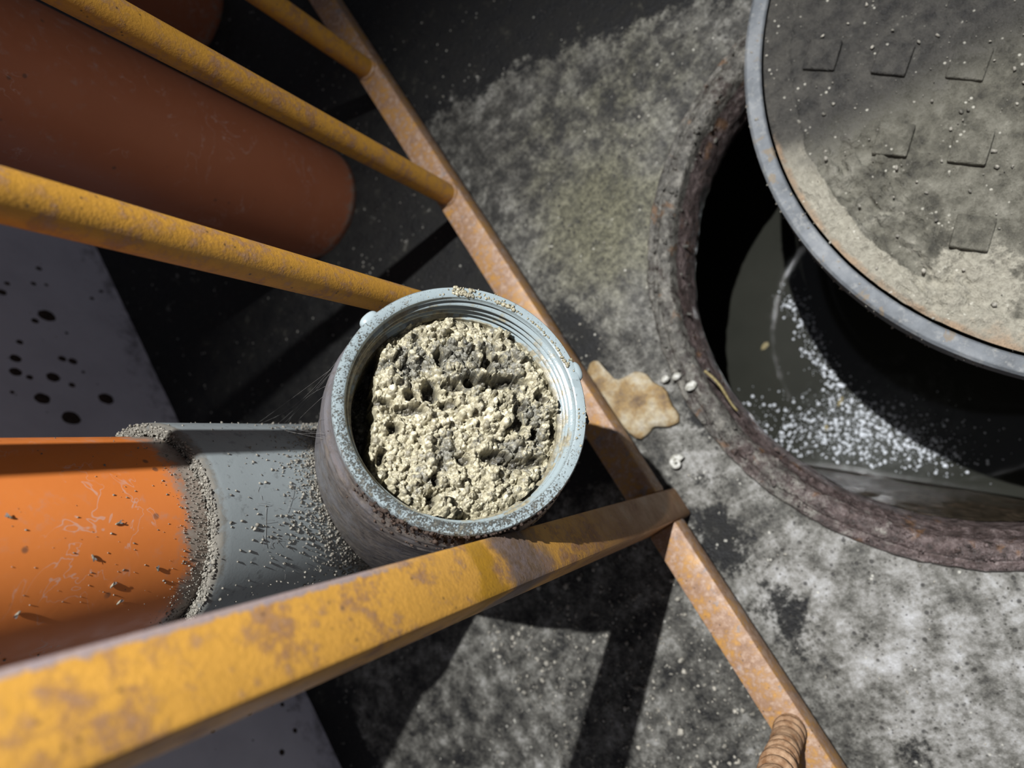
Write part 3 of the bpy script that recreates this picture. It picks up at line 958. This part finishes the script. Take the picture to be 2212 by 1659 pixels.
m_ = Mat('clean_rim_plastic'); n_ = m_.noise(90)
RIM_CLEAN = m_.out(m_.mix(n_, (0.34, 0.40, 0.41), (0.26, 0.31, 0.32)), 0.25, 0.5)
make_fitting()


def make_sludge():
    step = 0.00029; Rm = 0.0556
    g = np.arange(-Rm, Rm + step, step); n = len(g)
    U, W = np.meshgrid(g, g)
    P = np.stack([U.ravel(), W.ravel(), np.zeros(U.size)], 1)
    base = -0.0205 + 0.0085 * fbm(P, 45, 3) + 0.0060 * fbm(P, 130, 3, 4.0)
    # mound highest right of the middle, sagging at the wall
    base += 0.003 * np.exp(-(P[:, 0] ** 2 + P[:, 1] ** 2) / 0.035 ** 2)
    H = base.reshape(n, n).copy()
    T = (0.5 + 0.6 * fbm(P, 200, 2, 8.0)).reshape(n, n)
    H0 = H.copy()
    # granular lumps
    lumps = [(rng.uniform(-.055, .055), rng.uniform(-.055, .055), rng.uniform(.0020, .0042)) for _ in range(170)]
    lumps += [(rng.uniform(-.055, .055), rng.uniform(-.055, .055), rng.uniform(.0009, .0022)) for _ in range(1900)]
    grains = [(rng.normal(.004, .020), rng.normal(-.002, .016), rng.uniform(.0008, .0019)) for _ in range(330)]
    grains += [(rng.uniform(-.05, .05), rng.uniform(-.05, .05), rng.uniform(.0008, .0022)) for _ in range(210)]
    lumps += [(rng.uniform(-.055, .055), rng.uniform(-.055, .055), rng.uniform(.0005, .0010)) for _ in range(5200)]
    lumps.sort(key=lambda l: -l[2])
    for gi, (cu, cv, r) in enumerate(lumps + grains):
        isg = gi >= len(lumps)
        ex, ey = rng.uniform(.75, 1.35), rng.uniform(.75, 1.35)
        R = r * 1.4
        i0, i1 = int((cu - R + Rm) / step), int((cu + R + Rm) / step) + 2
        j0, j1 = int((cv - R + Rm) / step), int((cv + R + Rm) / step) + 2
        i0, j0 = max(i0, 0), max(j0, 0); i1, j1 = min(i1, n), min(j1, n)
        if i1 <= i0 or j1 <= j0: continue
        uu = g[i0:i1][None, :] - cu; vv = g[j0:j1][:, None] - cv
        dd = (uu / ex) ** 2 + (vv / ey) ** 2
        ci, cj = min(max(int((cu + Rm) / step), 0), n - 1), min(max(int((cv + Rm) / step), 0), n - 1)
        cap = H[cj, ci] + r * (rng.uniform(-.25, .05) if isg else rng.uniform(-.45, .15)) + np.sqrt(np.clip(r * r - dd, 0, None)) * rng.uniform(.9, 1.25)
        m = (dd < r * r) & (cap > H[j0:j1, i0:i1])
        tint = rng.choice([.2, .5, .6, .75, .95]) if isg else (rng.uniform(.2, .8) if r < .0023 else rng.uniform(.3, .7))
        sub = H[j0:j1, i0:i1]; sub[m] = cap[m]
        ts = T[j0:j1, i0:i1]; ts[m] = tint
    P3 = np.stack([U.ravel(), W.ravel(), H.ravel()], 1)
    H = H.ravel() + 0.0012 * fbm(P3, 520, 3) + 0.0006 * fbm(P3, 1500, 2)
    # crevices and holes
    sc = 1 / 4080.0
    w = 0.0016 * fbm(P, 260, 3, 12.0); w2 = 0.0016 * fbm(P, 260, 3, 22.0)
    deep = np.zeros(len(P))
    for (px, py, rx, ry, dp) in ((922, 848, 15, 22, .009), (968, 835, 26, 12, .007), (1045, 822, 42, 12, .008), (1100, 808, 40, 9, .007), (1172, 838, 14, 12, .006),
                                 (938, 770, 8, 17, .006), (1046, 765, 9, 26, .007), (1072, 762, 12, 8, .005), (1120, 868, 12, 10, .004), (1115, 905, 10, 26, .005),
                                 (1066, 985, 28, 11, .006), (1118, 995, 26, 9, .005), (1160, 985, 22, 9, .005), (998, 995, 14, 9, .005), (848, 935, 13, 9, .005),
                                 (880, 893, 30, 8, .005), (820, 880, 22, 7, .005), (824, 1000, 7, 14, .005), (932, 1078, 8, 18, .006), (940, 1040, 7, 11, .005),
                                 (1200, 910, 8, 20, .005), (1010, 815, 14, 12, .006), (960, 880, 16, 8, .004), (880, 860, 14, 8, .004), (1150, 925, 8, 12, .004)):
        cu, cv = (px - 985) * sc, -(py - 893) * sc
        rx, ry, dp = rx * 1.2, ry * 1.2, dp * 1.5
        k = np.exp(-((P[:, 0] + w - cu) / (rx * sc)) ** 2 - ((P[:, 1] + w2 - cv) / (ry * sc)) ** 2)
        k = sstep(0.15, 0.75, k)
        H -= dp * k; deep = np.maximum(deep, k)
    # pulled away from the wall on the picture's left
    edge = P[:, 0] + 0.0448 - 0.0030 * fbm(P, 110, 4, 40.) * 2 - 0.10 * np.maximum(0, P[:, 1] - .02)
    rad = np.hypot(P[:, 0], P[:, 1])
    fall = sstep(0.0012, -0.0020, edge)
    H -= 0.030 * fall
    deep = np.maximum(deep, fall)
    H -= 0.004 * sstep(.050, .0555, rad)
    V = cup(P[:, 0] * S, P[:, 1] * S, H * S)
    keep = rad < 0.0553
    idx = np.arange(n * n).reshape(n, n)
    q = np.stack([idx[:-1, :-1], idx[:-1, 1:], idx[1:, 1:], idx[1:, :-1]], -1).reshape(-1, 4)
    q = q[keep[q].all(1)]
    used = np.unique(q); remap = -np.ones(n * n, int); remap[used] = np.arange(len(used))
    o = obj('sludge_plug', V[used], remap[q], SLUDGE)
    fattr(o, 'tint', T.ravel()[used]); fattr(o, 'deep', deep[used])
    gy = np.zeros(len(P))
    for (px, py, r) in ((940, 850, 50), (1000, 840, 55), (880, 790, 40), (960, 760, 40), (1130, 780, 45), (900, 1010, 50), (960, 960, 35), (1050, 960, 40), (890, 1085, 45), (1150, 880, 30), (1100, 960, 40), (1170, 960, 30)):
        gy = np.maximum(gy, np.exp(-((P[:, 0] - (px - 985) * sc) ** 2 + (P[:, 1] + (py - 893) * sc) ** 2) / (r * sc) ** 2))
    fattr(o, 'grey', gy[used])
    tag(o, 'lumpy wet tan sludge clogging the open pipe mouth', 'sludge', kind='stuff')
    # spatter on the rim and the outside of the mouth
    pts, sz = [], []
    for (px, py, k, s, sp) in ((995, 612, 60, .0011, 14), (1085, 640, 46, .0011, 14), (1040, 622, 26, .0007, 26), (1195, 735, 34, .0007, 20), (1150, 690, 24, .0007, 24),
                               (1228, 760, 26, .0008, 12), (1000, 660, 14, .0006, 40), (1255, 900, 22, .0006, 40)):
        for _ in range(k):
            x, y = px + rng.normal() * sp, py + rng.normal() * sp * .55
            u, v = (x - 1003) / 4250., -(y - 873) / 4250.
            r = math.hypot(u, v)
            if r > .0646: u, v = u * .0645 / r, v * .0645 / r
            if r < .0598: u, v = u * .0605 / r, v * .0605 / r
            pts.append(cup(u * S, v * S, .0002)[0]); sz.append(S * s * rng.uniform(.4, 1.2))
    V, Fc = crumbs(pts, sz, jit=.25)
    o = obj('sludge_spatter', V, Fc, SLUDGE)
    fattr(o, 'tint', rng.uniform(.2, .6, len(V))); fattr(o, 'deep', np.full(len(V), .15))
    tag(o, 'small wet sludge spatters on the pale rim of the pipe mouth', 'sludge', kind='stuff')
    pts, sz = [], []
    for _ in range(420):
        a = math.radians(rng.normal(-88, 26)); t = abs(rng.normal(0, .012)) + .001
        r = .0655 + .004 * sstep(.008, .03, t)
        pts.append(cup(S * r * math.cos(a), S * r * math.sin(a), -t * S)[0]); sz.append(.0004 + .0014 * rng.random() ** 2)
    V, Fc = crumbs(pts, sz)
    o = obj('grime_crumbs', V, Fc, MUD)
    tag(o, 'dark caked grime crumbs under the lower rim of the mouth', 'dirt', kind='stuff')


make_sludge()


# ------------------------------------------------------------------ dirt on the fitting, cobweb, gnats
def on_barrel(ang, z, r=.0628): return np.array([PX + S * r * math.cos(ang), PY + S * r * math.sin(ang), z])


FACE = math.atan2(-PY, -PX) if False else math.atan2(RC[1] - PY, RC[0] - PX)


def make_dirt():
    pts, sz = [], []
    tries = 0
    while len(pts) < 3600 and tries < 90000:
        tries += 1
        a = FACE + rng.uniform(-1.9, 1.9); z = rng.uniform(JZ, LIP_Z)
        p = on_barrel(a, z)
        q = p - RC; s = q @ AX; r = np.linalg.norm(q - s * AX)
        g = r - .0735 * S
        if g < -.001: continue
        if rng.random() < math.exp(-max(g, 0) / (.0080 if a > FACE - .2 else .0125)) + .006:
            pts.append(p); sz.append(.00035 + .0010 * rng.random() ** 2)
    for k in range(1500):
        a = FACE + rng.uniform(-2.0, 2.0)
        pts.append(on_barrel(a, LIP_Z + .0012 * rng.random(), rng.uniform(.0545, .0620))); sz.append(.00035 + .0009 * rng.random() ** 2)
    for k in range(700):
        a = FACE + rng.normal(-.35, .7)
        pts.append(on_barrel(a, LIP_Z + abs(rng.normal(0, .010)), .0548)); sz.append(.0002 + .0005 * rng.random() ** 2)
    for k in range(230):
        a = FACE + rng.normal(-.3, .8)
        pts.append(on_barrel(a, LIP_Z + rng.uniform(.01, .2), .0547)); sz.append(.0002 + .0006 * rng.random() ** 3)
    V, Fc = crumbs(pts, sz)
    o = obj('dirt_crumbs', V, Fc, DUST)
    tag(o, 'dry grey dirt crumbs gathered on the fitting lip and below the mouth', 'dirt', kind='stuff')
    # cobweb threads
    V_all, F_all, off = [], [], 0

    def strand(a, b, sag, r=.00006):
        nonlocal off
        t = np.linspace(0, 1, 10)[:, None]
        P = np.asarray(a) * (1 - t) + np.asarray(b) * t
        P = P + np.outer(np.sin(np.linspace(0, math.pi, 10)) * sag, rng.normal(size=3))
        v, f = tube_path(P, r, 5)
        V_all.append(v); F_all.extend([tuple(i + off for i in ff) for ff in f]); off += len(v)
    for k in range(11):
        a = FACE + rng.uniform(.9, 1.4); z = rng.uniform(LIP_Z - .125, LIP_Z - .09)
        ua = math.radians(rng.uniform(150, 200)); t = rng.uniform(.015, .05)
        strand(on_barrel(a, z), cup(.0695 * S * math.cos(ua), .0695 * S * math.sin(ua), -t)[0], .003)
    for k in range(22):
        a = FACE + rng.normal(-.25, .18); z = LIP_Z - rng.uniform(.035, .075)
        strand(on_barrel(a, z, .0631), on_barrel(a + rng.normal(0, .18), z - rng.normal(.01, .012), .0633), .0012, .00009)
    o = obj('cobweb', np.concatenate(V_all), F_all, WEB)
    tag(o, 'fine dusty cobweb threads strung between the mouth and the fitting', 'cobweb', kind='stuff')


make_dirt()


def make_gnats():
    def one(p, nrm, ang, k):
        e1, e2, a = frame_of(nrm, (0, 0, 1))
        f = math.cos(ang) * e1 + math.sin(ang) * e2; sd = np.cross(a, f)
        root = empty('dead_gnat', p, 'tiny dead gnat stuck to the bright orange pipe', 'insect', 'gnats on the orange pipe')
        s = .0011
        b = ICO3_V * [s * 1.7, s * .6, s * .6]
        V = p + np.outer(b[:, 0], f) + np.outer(b[:, 1], sd) + np.outer(b[:, 2] + s * .6, a)
        obj('body', V, ICO3_F, GNAT, root)
        for sg in (-1, 1):
            w = [(0, 0), (-.6, .5), (-1.6, .9), (-2.2, .5), (-1.4, 0.05)]
            top = [p + f * x * s + sd * sg * y * s * 1.2 + a * s * (1.1 + .15 * y) for x, y in w]
            V = np.array(top + [q - a * .00004 for q in top])
            obj('wing', V, [(0, 1, 2, 3, 4), (9, 8, 7, 6, 5)] + [(i, (i + 1) % 5, 5 + (i + 1) % 5, 5 + i) for i in range(5)], WEB, root, smooth=False)
    for (px, dz, ang) in ((-.10, .060, .3), (-.55, .035, 2.0), (-.62, .062, 1.0), (-.70, .110, 4.), (.05, .115, 2.6), (-.35, .075, 5.1), (-.8, .055, .9)):
        a = FACE + px
        one(on_barrel(a, LIP_Z + dz, .0546), np.array([math.cos(a), math.sin(a), 0]), ang, 0)


make_gnats()


# ------------------------------------------------------------------ loose things on the floor
def make_loose():
    out = [(-.2086, .2299), (-.1951, .2297), (-.1929, .2182), (-.1936, .2027), (-.1841, .1926), (-.1654, .1916), (-.1572, .1805), (-.1567, .1677), (-.1492, .1561), (-.1542, .1402),
           (-.1531, .1243), (-.16, .1171), (-.1739, .1207), (-.183, .1299), (-.1951, .126), (-.206, .1256), (-.2118, .1433), (-.2163, .165), (-.2187, .1856), (-.2212, .2065)]
    out = np.array(out)
    # subdivide and round the outline
    for _ in range(1):
        nx = np.roll(out, -1, 0)
        out = np.stack([out * .75 + nx * .25, out * .25 + nx * .75], 1).reshape(-1, 2)
    out = np.stack([out, (out + np.roll(out, -1, 0)) / 2], 1).reshape(-1, 2)
    out = out + 0.0022 * np.stack([fbm(np.c_[out, out[:, :1] * 0], 130, 2), fbm(np.c_[out, out[:, :1] * 0], 130, 2, 9.0)], 1)
    n = len(out); c = out.mean(0)
    V, Fc = [], []
    rings = [(1.0, .0005), (1.0, .006), (.96, .0085), (.8, .0095), (.55, .0105), (.28, .0100)]
    for (k, z) in rings:
        V += [(c[0] + (p[0] - c[0]) * k, c[1] + (p[1] - c[1]) * k, z) for p in out]
    V = np.array(V + [(c[0], c[1], .010)])
    V[n:, 2] += 0.0065 * fbm(V[n:], 45, 4) + .001 * fbm(V[n:], 150, 3)
    for r in range(len(rings) - 1):
        for i in range(n):
            Fc.append((r * n + i, r * n + (i + 1) % n, (r + 1) * n + (i + 1) % n, (r + 1) * n + i))
    for i in range(n): Fc.append(((len(rings) - 1) * n + i, (len(rings) - 1) * n + (i + 1) % n, len(V) - 1))
    Fc.append(tuple(range(n))[::-1])
    o = obj('rust_flake', V, Fc, FLAKE)
    tag(o, 'jagged tan flake of rust scale lying beside the bottom rail', 'rust flake')
    o = rock((-.1439, .1641, .006), (.0052, .0036, .003), WHITE, 'pebble', seed=1.0)
    tag(o, 'small white pebble on the manhole ring edge, nearest the rust flake', 'pebble', 'white pebbles')
    o = rock((-.1322, .1587, .008), (.0050, .0038, .0032), WHITE, 'pebble', seed=5.0)
    tag(o, 'middle one of three white pebbles beside the manhole ring', 'pebble', 'white pebbles')
    o = rock((-.1250, .1412, .009), (.0072, .0045, .0035), WHITE, 'pebble', seed=9.0)
    tag(o, 'largest pale pebble lying on the manhole ring itself', 'pebble', 'white pebbles')
    # curled white snail shell
    P, R = [], []
    for k in range(60):
        t = k / 59; a = 9.0 * t; r = .0062 * (1 - .85 * t)
        P.append((-.185 + r * math.cos(a), .0833 + r * math.sin(a), .006 + .003 * t)); R.append(.0042 * (1 - .8 * t))
    V, Fc = tube_path(P, R, 14)
    tag(obj('snail_shell', V, Fc, WHITE), 'tiny white curled shell on the pale concrete by the ring', 'shell')
    # straw on the ring's inner edge
    P = [(-.1045 + .0035 * t + .002 * math.sin(5 * t), .146 - .052 * t, .0085 - .012 * t) for t in np.linspace(0, 1, 16)]
    V, Fc = tube_path(P, [.0016] * 10 + [.0012] * 6, 8)
    tag(obj('straw_stalk', V, Fc, STRAW), 'dry straw stalk lying over the inner edge of the manhole ring', 'straw')
    # black sliver hooked on the rim
    p0 = cup(.0640 * S, .001 * S, -.004)[0]
    P = [p0 + E1 * (.0045 * t) + E2 * (.006 - .012 * t) + AX * (-.004 * t) for t in np.linspace(0, 1, 9)]
    V, Fc = tube_path(P, [.0006, .0011, .0012, .0010, .0013, .0016, .0014, .0016, .0007], 8)
    tag(obj('black_sliver', V, Fc, BLACK), 'black sliver of debris hanging on the right edge of the rim', 'debris')
    k = (CAM_H - WZ)
    for (px, py, ang, L, W, lab) in ((1815, 868, .5, .0085, .0026, 'yellowish leaf fragment floating among the foam bubbles'),
                                     (1785, 925, .9, .005, .0025, 'smaller yellow fragment floating near the tank wall'),
                                     (1652, 748, .2, .008, .004, 'pale clump floating on the clear dark water')):
        r = np.array([px - 1106, py - 830, FPX]); t = k / (r @ dn)
        leaf_bit((r @ nn * t, r @ hh * t, WZ), ang, L, W, STRAW, 'floating_bit', lab)
    # grit over the floor
    pts, sz = [], []
    for _ in range(3600):
        x, y = rng.uniform(-.78, .1), rng.uniform(-.45, .9)
        if math.hypot(x - MC[0], y - MC[1]) < .312: continue
        if (x < -.24 and y > .06 or y > .45) and rng.random() < .85: continue
        pts.append((x, y, .0004)); sz.append(.0003 + .0014 * rng.random() ** 4)
    for _ in range(2600):
        x, y = rng.uniform(-.70, -.24), rng.uniform(-.35, .09)
        pts.append((x, y, .0006)); sz.append(.0006 + .0026 * rng.random() ** 3)
    V, Fc = crumbs(pts, sz)
    tag(obj('floor_grit', V, Fc, GRIT), 'pale grit strewn over the stained concrete floor', 'grit', kind='stuff')


make_loose()
